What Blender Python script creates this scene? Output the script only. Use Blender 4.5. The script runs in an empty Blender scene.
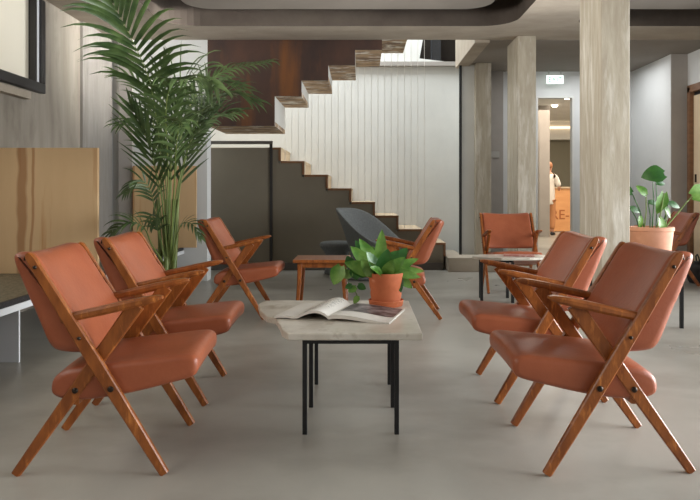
import bpy, bmesh, math, random
from mathutils import Vector, Matrix
R = math.radians
PI = math.pi
S = bpy.context.scene
COL = S.collection
F = 700.0            # focal length in pixels of a 700 px wide frame
PX, PY = 361.0, 193.0
V = Vector


def at(px, py, Y):
    """A picture point pushed out to depth Y (camera at 0,0,1)."""
    return V(((px - PX) * Y / F, Y, 1 - (py - PY) * Y / F))


# ------------------------------------------------------------------ materials
def srgb(r, g, b):
    f = lambda c: c / 12.92 if c <= .04045 else ((c + .055) / 1.055) ** 2.4
    return (f(r / 255), f(g / 255), f(b / 255), 1)


def mat(name, c1, c2=None, scale=(4, 4, 4), rough=.6, detail=5, lo=.35, hi=.65, bump=0, bscale=None,
        spec=.5, rvar=0, c3=None, s3=(1, 1, 1), metallic=0, off3=(0, 0, 0), lo3=.45, hi3=.6, coat=0, subs=0, wave=None):
    m = bpy.data.materials.new(name)
    m.use_nodes = True
    nt = m.node_tree
    N, L = nt.nodes, nt.links
    b = N['Principled BSDF']
    b.inputs['Roughness'].default_value = rough
    b.inputs['Metallic'].default_value = metallic
    b.inputs['Specular IOR Level'].default_value = spec
    b.inputs['Coat Weight'].default_value = coat
    b.inputs['Base Color'].default_value = c1
    tc = N.new('ShaderNodeTexCoord')

    def noise(sc, det=detail, off=(0, 0, 0)):
        mp = N.new('ShaderNodeMapping')
        mp.inputs['Location'].default_value = off
        mp.inputs['Scale'].default_value = sc
        L.new(tc.outputs['Object'], mp.inputs['Vector'])
        n = N.new('ShaderNodeTexNoise')
        n.inputs['Scale'].default_value = 1
        n.inputs['Detail'].default_value = det
        n.inputs['Roughness'].default_value = .6
        L.new(mp.outputs['Vector'], n.inputs['Vector'])
        return n.outputs['Fac']

    def ramp(fac, a, z):
        r = N.new('ShaderNodeMapRange')
        r.inputs['From Min'].default_value = a
        r.inputs['From Max'].default_value = z
        L.new(fac, r.inputs['Value'])
        return r.outputs['Result']

    def mix(fac, a, c):
        x = N.new('ShaderNodeMix')
        x.data_type = 'RGBA'
        L.new(fac, x.inputs['Factor'])
        for i, v in ((6, a), (7, c)):
            if isinstance(v, tuple):
                x.inputs[i].default_value = v
            else:
                L.new(v, x.inputs[i])
        return x.outputs[2]
    col = c1
    if c2:
        fac = noise(scale)
        col = mix(ramp(fac, lo, hi), c1, c2)
        if rvar:
            mr = N.new('ShaderNodeMapRange')
            mr.inputs['From Min'].default_value = .3
            mr.inputs['From Max'].default_value = .7
            mr.inputs['To Min'].default_value = rough - rvar
            mr.inputs['To Max'].default_value = rough + rvar
            L.new(fac, mr.inputs['Value'])
            L.new(mr.outputs['Result'], b.inputs['Roughness'])
    if c3:
        col = mix(ramp(noise(s3, detail, off3), lo3, hi3), col, c3)
    if wave:                      # (scale vector, dark colour, amount)
        mp = N.new('ShaderNodeMapping')
        mp.inputs['Scale'].default_value = wave[0]
        L.new(tc.outputs['Object'], mp.inputs['Vector'])
        w = N.new('ShaderNodeTexWave')
        w.inputs['Scale'].default_value = 1
        w.inputs['Distortion'].default_value = wave[2]
        w.inputs['Detail'].default_value = 2
        L.new(mp.outputs['Vector'], w.inputs['Vector'])
        col = mix(ramp(w.outputs['Fac'], wave[3], wave[4]), col, wave[1])
    if not isinstance(col, tuple):
        L.new(col, b.inputs['Base Color'])
    if bump:
        bp = N.new('ShaderNodeBump')
        bp.inputs['Strength'].default_value = bump
        bp.inputs['Distance'].default_value = .01
        L.new(noise(bscale or scale, 4), bp.inputs['Height'])
        L.new(bp.outputs['Normal'], b.inputs['Normal'])
    return m


def emit(name, col, s):
    m = bpy.data.materials.new(name)
    m.use_nodes = True
    b = m.node_tree.nodes['Principled BSDF']
    b.inputs['Base Color'].default_value = col
    b.inputs['Emission Color'].default_value = col
    b.inputs['Emission Strength'].default_value = s
    return m


M = {}
M['floor'] = mat('polished_concrete', srgb(150, 147, 139), srgb(172, 169, 160), (1.1, .8, 1), .34, 6, .34, .66,
                 c3=srgb(118, 112, 102), s3=(.6, .9, 1), lo3=.47, hi3=.75, rvar=.08, bump=.012, bscale=(3, 3, 3), spec=.5)
M['leather'] = mat('terracotta_leather', srgb(146, 77, 49), srgb(158, 87, 57), (9, 9, 9), .38, 4, .3, .7,
                   bump=.10, bscale=(60, 60, 60), spec=.45)
M['leather2'] = mat('tan_leather', srgb(150, 76, 46), srgb(162, 86, 54), (9, 9, 9), .40, 4, .3, .7,
                    bump=.10, bscale=(60, 60, 60), spec=.45)
M['teak'] = mat('oiled_teak', srgb(154, 88, 38), srgb(120, 63, 24), (26, 26, 7), .34, 6, .35, .65,
                c3=srgb(190, 118, 56), s3=(60, 60, 14), lo3=.56, hi3=.72, spec=.5)
M['bolt'] = mat('dark_bolt_metal', srgb(62, 54, 48), rough=.35, metallic=.9)
M['marble'] = mat('cream_marble', srgb(206, 200, 188), srgb(188, 180, 166), (7, 7, 7), .3, 8, .42, .62,
                  c3=srgb(158, 146, 126), s3=(11, 6, 9), lo3=.58, hi3=.74)
M['black_metal'] = mat('black_steel', srgb(15, 15, 17), srgb(22, 22, 24), (30, 30, 30), .5)
M['terracotta'] = mat('terracotta_clay', srgb(196, 108, 66), srgb(182, 96, 56), (14, 14, 14), .75,
                      c3=srgb(214, 146, 112), s3=(11, 11, 14), lo3=.60, hi3=.70, bump=.1, bscale=(40, 40, 40))
M['pink_clay'] = mat('pale_terracotta_clay', srgb(214, 158, 130), srgb(204, 146, 118), (10, 10, 10), .8)
M['soil'] = mat('potting_soil', srgb(50, 38, 30), srgb(84, 62, 46), (60, 60, 60), .9, bump=.6, bscale=(80, 80, 80))
M['leaf'] = mat('pothos_leaf', srgb(74, 122, 42), srgb(118, 156, 74), (16, 16, 16), .35, 3, .35, .65, spec=.5)
M['leaf_dark'] = mat('deep_green_leaf', srgb(38, 84, 36), srgb(58, 108, 44), (14, 14, 14), .35, 3, .35, .65)
M['palm'] = mat('palm_leaflet', srgb(46, 66, 33), srgb(78, 97, 54), (9, 9, 9), .42, 3, .35, .65)
M['palm_stem'] = mat('palm_stem', srgb(84, 106, 48), srgb(116, 124, 64), (30, 30, 5), .5)
M['vine'] = mat('vine_stem', srgb(112, 136, 66), rough=.6)
M['concrete'] = mat('board_formed_concrete', srgb(182, 174, 157), srgb(164, 154, 137), (22, 22, 3.2), .85, 9, .34, .66,
                    c3=srgb(206, 201, 189), s3=(13, 13, 2.2), lo3=.52, hi3=.72, bump=.4, bscale=(30, 30, 6), spec=.2)
M['beam'] = mat('grey_concrete', srgb(178, 167, 152), srgb(162, 151, 137), (3, 5, 5), .88, 6, .3, .7, bump=.2, bscale=(14, 14, 14), spec=.2)
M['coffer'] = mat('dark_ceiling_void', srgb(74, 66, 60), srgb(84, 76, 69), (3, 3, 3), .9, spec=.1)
M['ceil_panel'] = mat('ceiling_plaster', srgb(146, 139, 131), srgb(140, 133, 125), (2, 2, 2), .85, spec=.15)
M['left_concrete'] = mat('streaked_grey_concrete', srgb(156, 148, 136), srgb(132, 124, 113), (6, 6, .9), .85, 7, .3, .7,
                         c3=srgb(116, 107, 97), s3=(3, 3, 1.6), lo3=.5, hi3=.75, bump=.2, bscale=(14, 14, 3), spec=.2)
M['white_wall'] = mat('white_plaster', srgb(218, 218, 214), srgb(212, 212, 208), (2, 2, 2), .8, spec=.2)
M['grey_wall'] = mat('warm_grey_plaster', srgb(168, 162, 156), srgb(162, 156, 150), (3, 3, 3), .85, spec=.2)
M['blue_wall'] = mat('cool_white_plaster', srgb(214, 215, 214), srgb(208, 209, 208), (2, 2, 2), .8, spec=.2)
M['taupe'] = mat('taupe_panel', srgb(126, 118, 103), srgb(121, 113, 99), (2, 2, 2), .7, spec=.3)
M['dark_skirt'] = mat('dark_skirting', srgb(92, 86, 80), rough=.6)
M['stair_wood'] = mat('pale_stair_wood', srgb(206, 186, 158), srgb(192, 170, 140), (3, 10, 10), .55)
M['stair_edge'] = mat('brown_stair_edge', srgb(132, 92, 62), srgb(118, 80, 52), (12, 12, 12), .55)
M['rust'] = mat('rusted_steel', srgb(92, 68, 58), srgb(72, 58, 54), (2.6, 2.6, 1.6), .75, 8, .35, .65,
                c3=srgb(128, 84, 52), s3=(2.1, 2.1, .35), off3=(-.95, 0, 0), lo3=.52, hi3=.66, bump=.1, bscale=(9, 9, 9), spec=.3)
M['rough_wood'] = mat('rough_grain_board', srgb(190, 160, 126), srgb(124, 98, 76), (5, 9, 9), .75, 8, .42, .60,
                      c3=srgb(232, 226, 214), s3=(4, 8, 7), lo3=.52, hi3=.62)
M['plywood'] = mat('pale_plywood', srgb(208, 176, 134), srgb(196, 162, 120), (2.5, 2.5, .5), .55, 5, .3, .7,
                   c3=srgb(186, 140, 92), s3=(5.5, 5.5, .35), lo3=.58, hi3=.66)
def streak(m, x0, hw, col):
    nt = m.node_tree
    N, L = nt.nodes, nt.links
    b = N['Principled BSDF']
    src = b.inputs['Base Color'].links[0].from_socket
    tc = N.new('ShaderNodeTexCoord')
    sx = N.new('ShaderNodeSeparateXYZ')
    L.new(tc.outputs['Object'], sx.inputs[0])
    mp = N.new('ShaderNodeMapping')
    mp.inputs['Scale'].default_value = (3, 3, 2.2)
    L.new(tc.outputs['Object'], mp.inputs['Vector'])
    n = N.new('ShaderNodeTexNoise')
    n.inputs['Scale'].default_value = 1
    L.new(mp.outputs['Vector'], n.inputs['Vector'])

    def math_(op, a, c):
        q = N.new('ShaderNodeMath')
        q.operation = op
        for k, v in enumerate((a, c)):
            if v is None:
                continue
            if isinstance(v, (int, float)):
                q.inputs[k].default_value = v
            else:
                L.new(v, q.inputs[k])
        return q.outputs[0]
    d = math_('ABSOLUTE', math_('ADD', math_('SUBTRACT', sx.outputs[0], x0), math_('MULTIPLY', math_('SUBTRACT', n.outputs['Fac'], .5), .09)), None)
    mr = N.new('ShaderNodeMapRange')
    mr.inputs['From Min'].default_value = hw
    mr.inputs['From Max'].default_value = hw * .55
    L.new(d, mr.inputs['Value'])
    x = N.new('ShaderNodeMix')
    x.data_type = 'RGBA'
    L.new(math_('MULTIPLY', mr.outputs['Result'], .75), x.inputs['Factor'])
    L.new(src, x.inputs[6])
    x.inputs[7].default_value = col
    L.new(x.outputs[2], b.inputs['Base Color'])


streak(M['plywood'], -2.645, .042, srgb(150, 104, 64))
streak(M['plywood'], -2.565, .014, srgb(160, 112, 70))
M['terrazzo'] = mat('speckled_terrazzo', srgb(96, 92, 76), srgb(132, 126, 106), (55, 55, 55), .45, 2, .42, .6)
M['white_metal'] = mat('white_metal', srgb(216, 218, 220), rough=.4)
M['perforated'] = mat('black_perforated_strip', srgb(24, 23, 24), srgb(62, 60, 60), (160, 160, 60), .5, 1, .5, .6)
M['slat'] = mat('grey_ribbed_panel', srgb(158, 153, 146), srgb(146, 141, 134), (30, 30, 3), .6)
M['win_frame'] = mat('dark_window_frame', srgb(40, 38, 37), rough=.45)
M['grey_shell'] = mat('charcoal_felt', srgb(118, 121, 121), srgb(105, 108, 108), (50, 50, 50), .85, bump=.15, bscale=(120, 120, 120), spec=.25)
M['page'] = mat('magazine_paper', srgb(226, 222, 214), srgb(216, 212, 204), (6, 6, 6), .45)
M['photo'] = mat('printed_dark_photograph', srgb(58, 50, 52), srgb(150, 142, 142), (18, 30, 18), .4, 8, .42, .66)
M['print'] = mat('printed_speckle_drawing', srgb(226, 222, 214), srgb(70, 66, 66), (120, 120, 120), .45, 2, .56, .62)
M['door_wood'] = mat('blond_door_wood', srgb(222, 202, 172), srgb(212, 190, 158), (8, 8, .8), .5)
M['brown_wood'] = mat('brown_frame_wood', srgb(134, 98, 70), srgb(116, 82, 58), (8, 8, 20), .5)
M['counter'] = mat('orange_counter_wood', srgb(226, 166, 112), srgb(216, 154, 100), (2, 2, 9), .5)
M['counter_text'] = mat('burnt_orange_paint', srgb(170, 98, 52), rough=.6)
M['recep_wall'] = mat('grey_green_wall', srgb(120, 116, 100), rough=.8)
M['skin'] = mat('skin', srgb(206, 150, 122), rough=.55)
M['shirt'] = mat('white_cotton', srgb(232, 224, 214), rough=.85)
M['trousers'] = mat('tan_cotton', srgb(200, 138, 92), rough=.85)
M['dark'] = mat('black_fabric', srgb(24, 23, 25), srgb(36, 35, 37), (40, 40, 40), .6)
M['hair'] = mat('fair_hair', srgb(176, 120, 84), rough=.6)
M['red_paper'] = mat('red_printed_cover', srgb(160, 86, 78), srgb(190, 150, 140), (20, 20, 20), .4, 3, .45, .6)
M['switch'] = mat('switch_plastic', srgb(170, 167, 162), rough=.4)
M['green_ink'] = mat('sign_green', srgb(96, 170, 132), rough=.5)
M['cable'] = mat('white_cord', srgb(232, 230, 224), rough=.6)
M['frosted'] = emit('daylit_frosted_glass', srgb(214, 207, 190), .3)
M['sign_lit'] = emit('lit_sign_face', srgb(226, 244, 236), 1.1)
M['lamp_lit'] = emit('lit_lamp', srgb(255, 240, 220), 9)
M['cove_lit'] = emit('lit_cove', srgb(255, 226, 190), 1.6)
M['glass'] = None


def glass_mat():
    m = bpy.data.materials.new('clear_window_glass')
    m.use_nodes = True
    nt = m.node_tree
    N, L = nt.nodes, nt.links
    N.remove(N['Principled BSDF'])
    t = N.new('ShaderNodeBsdfTransparent')
    g = N.new('ShaderNodeBsdfGlossy')
    g.inputs['Roughness'].default_value = .02
    x = N.new('ShaderNodeMixShader')
    x.inputs[0].default_value = .06
    L.new(t.outputs[0], x.inputs[1])
    L.new(g.outputs[0], x.inputs[2])
    L.new(x.outputs[0], N['Material Output'].inputs['Surface'])
    return m


M['glass'] = glass_mat()


# ------------------------------------------------------------------ helpers
def box(bm, x0, x1, y0, y1, z0, z1):
    vs = [bm.verts.new((x, y, z)) for z in (z0, z1) for y in (y0, y1) for x in (x0, x1)]
    for f in ((0, 2, 3, 1), (4, 5, 7, 6), (0, 1, 5, 4), (2, 6, 7, 3), (0, 4, 6, 2), (1, 3, 7, 5)):
        bm.faces.new([vs[i] for i in f])


def loft(bm, rings, closed=True, caps=True):
    vr = [[bm.verts.new(p) for p in r] for r in rings]
    n = len(vr[0])
    for a, b in zip(vr, vr[1:]):
        for i in range(n if closed else n - 1):
            j = (i + 1) % n
            bm.faces.new((a[i], a[j], b[j], b[i]))
    if caps and closed:
        bm.faces.new(list(reversed(vr[0])))
        bm.faces.new(vr[-1])
    return vr


def tube(bm, pts, rad, n=8, caps=True):
    pts = [V(p) for p in pts]
    if not isinstance(rad, (list, tuple)):
        rad = [rad] * len(pts)
    rings = []
    up = None
    for i, p in enumerate(pts):
        t = (pts[min(i + 1, len(pts) - 1)] - pts[max(i - 1, 0)]).normalized()
        if up is None:
            up = V((0, 0, 1)) if abs(t.z) < .9 else V((1, 0, 0))
        a = t.cross(up).normalized()
        b = a.cross(t).normalized()
        up = b
        rings.append([p + (a * math.cos(2 * PI * k / n) + b * math.sin(2 * PI * k / n)) * rad[i] for k in range(n)])
    loft(bm, rings, True, caps)


def lathe(bm, prof, n=40, c=(0, 0, 0), tilt=None):
    """prof: list of (r, z); a closed surface of revolution about z through c."""
    c = V(c)
    rings = []
    for r, z in prof:
        rings.append([c + V((r * math.cos(2 * PI * k / n), r * math.sin(2 * PI * k / n), z)) for k in range(n)])
    loft(bm, rings, True, True)


def bar(bm, pts, widths, thick, side, ch=.18):
    """Board along pts; width lies in the plane across side, thickness along side."""
    pts = [V(p) for p in pts]
    side = V(side).normalized()
    if not isinstance(thick, (list, tuple)):
        thick = [thick] * len(pts)
    rings = []
    for i, p in enumerate(pts):
        t = (pts[min(i + 1, len(pts) - 1)] - pts[max(i - 1, 0)]).normalized()
        w = side.cross(t).normalized()
        a, b = widths[i] / 2, thick[i] / 2
        c = min(a, b) * 2 * ch
        ring = [(a - c, b), (a, b - c), (a, -b + c), (a - c, -b), (-a + c, -b), (-a, -b + c), (-a, b - c), (-a + c, b)]
        rings.append([p + w * u + side * v for u, v in ring])
    loft(bm, rings)


def prism(bm, poly, axis, a, b):
    """poly in the two axes other than axis (order x,y,z), extruded from a to b."""
    def P(u, v, w):
        return {'x': (w, u, v), 'y': (u, w, v), 'z': (u, v, w)}[axis]
    v0 = [bm.verts.new(P(u, v, a)) for u, v in poly]
    v1 = [bm.verts.new(P(u, v, b)) for u, v in poly]
    n = len(poly)
    f0 = bm.faces.new(v0)
    f1 = bm.faces.new(list(reversed(v1)))
    for i in range(n):
        j = (i + 1) % n
        bm.faces.new((v0[j], v0[i], v1[i], v1[j]))


def obj(name, bm, m, parent=None, smooth=False, bevel=0, segs=2, subd=0, loc=None):
    bmesh.ops.recalc_face_normals(bm, faces=bm.faces[:])
    me = bpy.data.meshes.new(name)
    bm.to_mesh(me)
    bm.free()
    o = bpy.data.objects.new(name, me)
    COL.objects.link(o)
    for x in (m if isinstance(m, list) else [m]):
        me.materials.append(x)
    if smooth:
        for p in me.polygons:
            p.use_smooth = True
        if smooth != 'all':
            try:
                me.set_sharp_from_angle(angle=R(smooth if smooth is not True else 40))
            except Exception:
                pass
    if bevel:
        b = o.modifiers.new('soft_edges', 'BEVEL')
        b.width = bevel
        b.segments = segs
        b.limit_method = 'ANGLE'
    if subd:
        s = o.modifiers.new('smooth_surface', 'SUBSURF')
        s.levels = subd
        s.render_levels = subd
    if parent:
        o.parent = parent
    if loc:
        o.location = loc
    return o


def B():
    return bmesh.new()


def boxobj(name, m, parent, dims, bevel=0, **k):
    b = B()
    box(b, *dims)
    return obj(name, b, m, parent, bevel=bevel, **k)


def thing(name, label, cat, loc=(0, 0, 0), rz=0, group=None):
    o = bpy.data.objects.new(name, None)
    o.empty_display_size = .1
    COL.objects.link(o)
    o.location = loc
    o.rotation_euler = (0, 0, rz)
    o['label'] = label
    o['category'] = cat
    if group:
        o['group'] = group
    return o


def tag(o, label, cat, group=None, kind=None):
    o['label'] = label
    o['category'] = cat
    if group:
        o['group'] = group
    if kind:
        o['kind'] = kind
    return o


def struct(o, label=None):
    o['kind'] = 'structure'
    if label:
        o['label'] = label
    return o


def dup(root, loc, rz, label):
    r = root.copy()
    COL.objects.link(r)
    r.location = loc
    r.rotation_euler = (0, 0, rz)
    r['label'] = label
    for ch in list(root.children):
        c = ch.copy()
        COL.objects.link(c)
        c.parent = r
        for g in ch.children:
            d = g.copy()
            COL.objects.link(d)
            d.parent = c
    return r


def rrect(x0, x1, y0, y1, r, n=8):
    pts = []
    for cx, cy, a0 in ((x1 - r, y1 - r, 0), (x0 + r, y1 - r, 90), (x0 + r, y0 + r, 180), (x1 - r, y0 + r, 270)):
        for k in range(n + 1):
            a = R(a0 + 90 * k / n)
            pts.append((cx + r * math.cos(a), cy + r * math.sin(a)))
    return pts


# ------------------------------------------------------------------ room shell
LX, RX = -2.85, 4.08          # left and right wall planes
ZC = 2.74                     # underside of the beams
o = struct(boxobj('floor', M['floor'], None, (-3.2, 8.0, -2.8, 20.4, -.12, 0)), 'grey polished concrete floor')

# left wall with a high band of frosted windows
b = B()
box(b, LX - .2, LX, -2.6, 8.1, 0, 1.88)
box(b, LX - .2, LX, 6.22, 8.1, 1.88, 4.2)
box(b, LX - .2, LX, -2.6, -1.4, 1.88, 4.2)
box(b, LX - .2, LX, -1.4, 6.22, 2.70, 4.2)
struct(obj('wall_left', b, M['left_concrete'], None), 'streaked grey concrete wall under the high frosted window')
w = struct(thing('window_1', 'dark framed frosted window high on the concrete wall', 'window', (LX, 2.4, 1.88)))
b = B()
y0, y1 = -1.4 - 2.4, 6.22 - 2.4
box(b, -.10, .05, y0, y1, 0, .085)
box(b, -.10, .05, y1 - .085, y1, .085, .82)
box(b, -.10, .05, y0, y0 + .06, .085, .82)
box(b, -.10, .05, y0 + 2.5, y0 + 2.56, .085, .82)
box(b, -.10, .05, y0 + 5.0, y0 + 5.06, .085, .82)
obj('window_frame', b, M['win_frame'], w, bevel=.006)
b = B()
box(b, -.02, .03, y1 - .125, y1 - .088, .088, .82)
obj('sash', b, M['white_metal'], w)
boxobj('sash', M['win_frame'], w, (-.02, .028, y1 - .15, y1 - .128, .088, .82))
boxobj('window_glass', M['frosted'], w, (-.075, -.065, y0 + .06, y1 - .085, .085, .82))
boxobj('window_sill', M['beam'], w, (-.0, .07, y0 - .1, y1 - .32, -.09, -.03))

# far left wall that ends where the stairs begin
struct(boxobj('wall_back_left', M['blue_wall'], None, (-3.05, -1.75, 7.96, 8.16, 0, 4.6)), 'pale wall behind the tall palm')
struct(boxobj('wall_left_return', M['grey_wall'], None, (-2.735, -2.585, 7.90, 7.96, .373, 2.74)), 'slim end return of the left wall, greyed as shaded, between ribbed panel and palm')  # grey colour stands for the shaded end return of the left wall
# ribbed panel on the left wall
b = B()
box(b, -.02, .0, -.42, .42, .375, 2.74)
for k in range(28):
    y = -.415 + k * .03
    box(b, 0, .010, y, y + .017, .375, 2.74)
o = obj('ribbed_panel', b, M['slat'], None, loc=(LX + .022, 7.52, 0))
tag(o, 'tall grey vertical-ribbed panel on the concrete wall behind the palm', 'wall panel')

# white wall at the back of the stairwell, with a dark opening of the upper floor
b = B()
prism(b, [(-2.5, 0), (1.52, 0), (1.52, 2.90), (.86, 2.98), (.92, 3.3), (.92, 5.2), (-2.5, 5.2)], 'y', 10.3, 10.45)
struct(obj('wall_back_stairwell', b, M['white_wall'], None), 'tall white wall behind the stair cords')
b = B()
box(b, .80, 1.60, 11.2, 11.3, 2.6, 5.2)
box(b, .80, 1.60, 10.46, 11.2, 2.6, 2.7)
box(b, 1.52, 1.62, 10.3, 11.3, 2.6, 5.2)
struct(obj('wall_upper_passage', b, M['coffer'], None))
struct(boxobj('trim_1', M['grey_wall'], None, (-.2, 1.50, 10.22, 10.3, 2.86, 2.92)))
struct(boxobj('column', M['dark'], None, (1.06, 1.20, 10.52, 10.66, 2.7, 4.6)))
struct(boxobj('wall_stairwell_left', M['white_wall'], None, (-2.6, -2.5, 8.16, 10.45, 0, 5.2)))
struct(boxobj('wall_stairwell_right', M['white_wall'], None, (1.52, 1.62, 9.72, 10.3, 0, 5.2)))
struct(boxobj('ceiling_stairwell', M['white_wall'], None, (-3.05, 1.62, 7.7, 11.3, 5.2, 5.3)))
struct(boxobj('wall_stairwell_front', M['grey_wall'], None, (-3.05, 1.62, 7.78, 7.94, 3.1, 5.2)))

# right side of the stairwell: white pier, concrete pier, black tube
struct(boxobj('column_white', M['white_wall'], None, (1.36, 1.53, 9.45, 9.72, 0, 2.8)), 'narrow white pier beside the black pole')
struct(boxobj('column_concrete', M['concrete'], None, (1.53, 1.735, 9.33, 9.72, 0, 2.8)), 'slim concrete pier between white pier and light switch')
# wall with the doorway to the reception
b = B()
box(b, 1.735, 2.50, 10.0, 10.08, 0, 2.8)
box(b, 2.50, 3.04, 10.0, 10.08, 2.38, 2.8)
box(b, 3.04, 4.0, 10.0, 10.08, 0, 2.8)
struct(obj('wall_back', b, M['blue_wall'], None), 'pale wall with the tall doorway to reception')
struct(boxobj('wall_back_grey', M['grey_wall'], None, (1.735, 2.02, 9.94, 10.0, 0, 2.76)), 'warm grey strip of wall with the light switch')
b = B()
box(b, 2.50, 2.525, 9.985, 10.09, 0, 2.355)
box(b, 3.015, 3.04, 9.985, 10.09, 0, 2.355)
box(b, 2.50, 3.04, 9.985, 10.09, 2.3555, 2.38)
struct(obj('door_2', b, M['white_wall'], None), 'white casing of the open doorway to reception')
# right walls
b = B()
box(b, 3.87, 4.0, 8.75, 10.0, 0, 2.8)
struct(obj('wall_right_back', b, M['blue_wall'], None), 'bright pale wall behind the broad-leaved plant')
struct(boxobj('wall_right_return', M['grey_wall'], None, (3.875, 4.3, 8.74, 8.86, 0, 2.8)), 'narrow warm grey wall beside the blond wood door')
b = B()
box(b, RX, RX + .2, -2.6, 7.2, 0, .10)
box(b, RX, RX + .2, -2.6, 7.2, 2.45, 3.0)
for a, c in ((-2.6, -2.2), (.9, 1.1), (3.9, 4.1), (6.9, 7.5)):
    box(b, RX, RX + .2, a, c, .10 if c < 7 else 0, 2.45)
box(b, RX, RX + .2, 7.5, 8.74, 2.33, 3.0)
box(b, RX, RX + .2, 8.70, 8.74, 0, 2.33)
struct(obj('wall_right', b, M['blue_wall'], None), 'pale wall with the daylight windows')
for i, (a, c) in enumerate(((-2.2, .9), (1.1, 3.9), (4.1, 6.9))):
    w = struct(thing('window_%d' % (i + 2), 'tall side window', 'window', (RX, (a + c) / 2, .10)))
    h = (c - a) / 2
    b = B()
    box(b, .06, .12, -h, h, 0, .06)
    box(b, .06, .12, -h, h, 2.29, 2.35)
    for y in (-h, -.03, h - .06):
        box(b, .06, .12, y, y + .06, .06, 2.29)
    obj('window_frame', b, M['win_frame'], w)
    boxobj('window_glass', M['glass'], w, (.085, .095, -h + .06, h - .06, .06, 2.29))
# blond door on the right wall
d = struct(thing('door_1', 'blond wood door with dark lock beside the grey wall', 'door', (RX, 8.1, 0)))
b = B()
box(b, -.03, .12, .53, .60, 0, 2.31)
box(b, -.03, .12, -.60, -.53, 0, 2.31)
box(b, -.03, .12, -.60, .60, 2.24, 2.33)
obj('door_frame', b, M['brown_wood'], d, bevel=.004)
b = B()
box(b, .02, .07, -.53, .53, .01, 2.20)
obj('door_panel', b, M['door_wood'], d, bevel=.003)
boxobj('door_head_gap', M['dark'], d, (.03, .06, -.53, .53, 2.20, 2.24))
b = B()
box(b, .005, .022, .45, .475, 1.13, 1.23)
obj('door_lock', b, M['bolt'], d, bevel=.003)
struct(boxobj('wall_front', M['grey_wall'], None, (-3.05, 4.3, -2.8, -2.6, 0, 3.0)))

# ceiling: coffers with rounded corners between the beams


def coffer(nm, ox0, ox1, oy0, oy1, hx0, hx1, hy0, hy1, r, pin):
    hole = rrect(hx0, hx1, hy0, hy1, r)
    cx, cy = (hx0 + hx1) / 2, (hy0 + hy1) / 2
    outer = []
    for x, y in hole:
        dx, dy = (x - cx) / ((hx1 - hx0) / 2), (y - cy) / ((hy1 - hy0) / 2)
        m = max(abs(dx), abs(dy))
        dx, dy = dx / m, dy / m
        outer.append((cx + (ox1 - cx if dx > 0 else cx - ox0) * dx, cy + (oy1 - cy if dy > 0 else cy - oy0) * dy))
    # snap outer points near a corner onto the corner
    b = B()
    n = len(hole)
    lo = [b.verts.new((x, y, ZC)) for x, y in outer]
    li = [b.verts.new((x, y, ZC)) for x, y in hole]
    hi = [b.verts.new((x, y, 3.06)) for x, y in hole]
    ho = [b.verts.new((x, y, 3.06)) for x, y in outer]
    for i in range(n):
        j = (i + 1) % n
        b.faces.new((lo[i], lo[j], li[j], li[i]))
        b.faces.new((li[i], li[j], hi[j], hi[i]))
        b.faces.new((hi[i], hi[j], ho[j], ho[i]))
        b.faces.new((ho[i], ho[j], lo[j], lo[i]))
    b.faces.ensure_lookup_table()
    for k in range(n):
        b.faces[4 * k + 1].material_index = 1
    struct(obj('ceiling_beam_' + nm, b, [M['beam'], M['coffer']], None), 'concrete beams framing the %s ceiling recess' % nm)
    b = B()
    prism(b, rrect(hx0 + pin, hx1 - pin, hy0 + pin, hy1 - pin, r * .8), 'z', 2.835, 2.90)
    struct(obj('ceiling_panel_' + nm, b, M['ceil_panel'], None, bevel=.012), 'smooth hung panel inside the %s ceiling recess' % nm)


coffer('left', LX - .1, 1.9, -2.7, 7.95, -2.02, 1.58, -1.8, 7.30, .34, .30)
coffer('right', 1.9, RX + .1, -2.7, 7.95, 2.19, 3.85, -1.8, 7.30, .30, .30)
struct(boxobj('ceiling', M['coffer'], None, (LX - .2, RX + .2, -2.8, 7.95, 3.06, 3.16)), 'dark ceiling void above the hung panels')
struct(boxobj('ceiling_right', M['ceil_panel'], None, (1.462, RX + .2, 7.95, 10.2, 2.735, 2.95)), 'plain ceiling in front of the doorway')
struct(boxobj('beam', M['beam'], None, (1.295, 1.462, 7.95, 9.6, 2.71, 3.3)), 'short concrete beam running to the white pier')

# columns
struct(boxobj('column', M['concrete'], None, (1.735, 1.945, 5.06, 5.56, 0, ZC), bevel=.008), 'tall board-marked concrete column, the nearer one')
struct(boxobj('column', M['concrete'], None, (1.73, 1.937, 7.74, 8.28, 0, ZC), bevel=.008), 'tall board-marked concrete column behind the far armchair')

# ------------------------------------------------------------------ stairs
RUN, RISE = .306, .177
st = thing('staircase', 'lower stair flight of pale wood treads above the taupe panelling', 'staircase', (0, 9.1, 0))
NS = 8
poly_edge = []
for j in range(NS):
    xr, xl = 1.10 - RUN * j, 1.10 - RUN * (j + 1)
    if j == NS - 1:
        xl = -2.45
    z = .353 + RISE * j
    boxobj('tread', M['stair_wood'], st, (xl - .0, xr + .004, .012, 1.19, z - .03, z))
    boxobj('riser', M['stair_wood'], st, (xr - .02, xr, .012, 1.19, z - RISE + .001, z - .031))
b = B()
t = .028
for j in range(NS):
    xr, xl = 1.10 - RUN * j, 1.10 - RUN * (j + 1)
    z = .353 + RISE * j
    if j == NS - 1:
        xl = -1.20
    box(b, xl, xr, -.012, .011, z - t, z)
    box(b, xr - t, xr, -.012, .011, z - RISE + (.0 if j else 0), z - t)
obj('edge_trim', b, M['stair_edge'], st)
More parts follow.
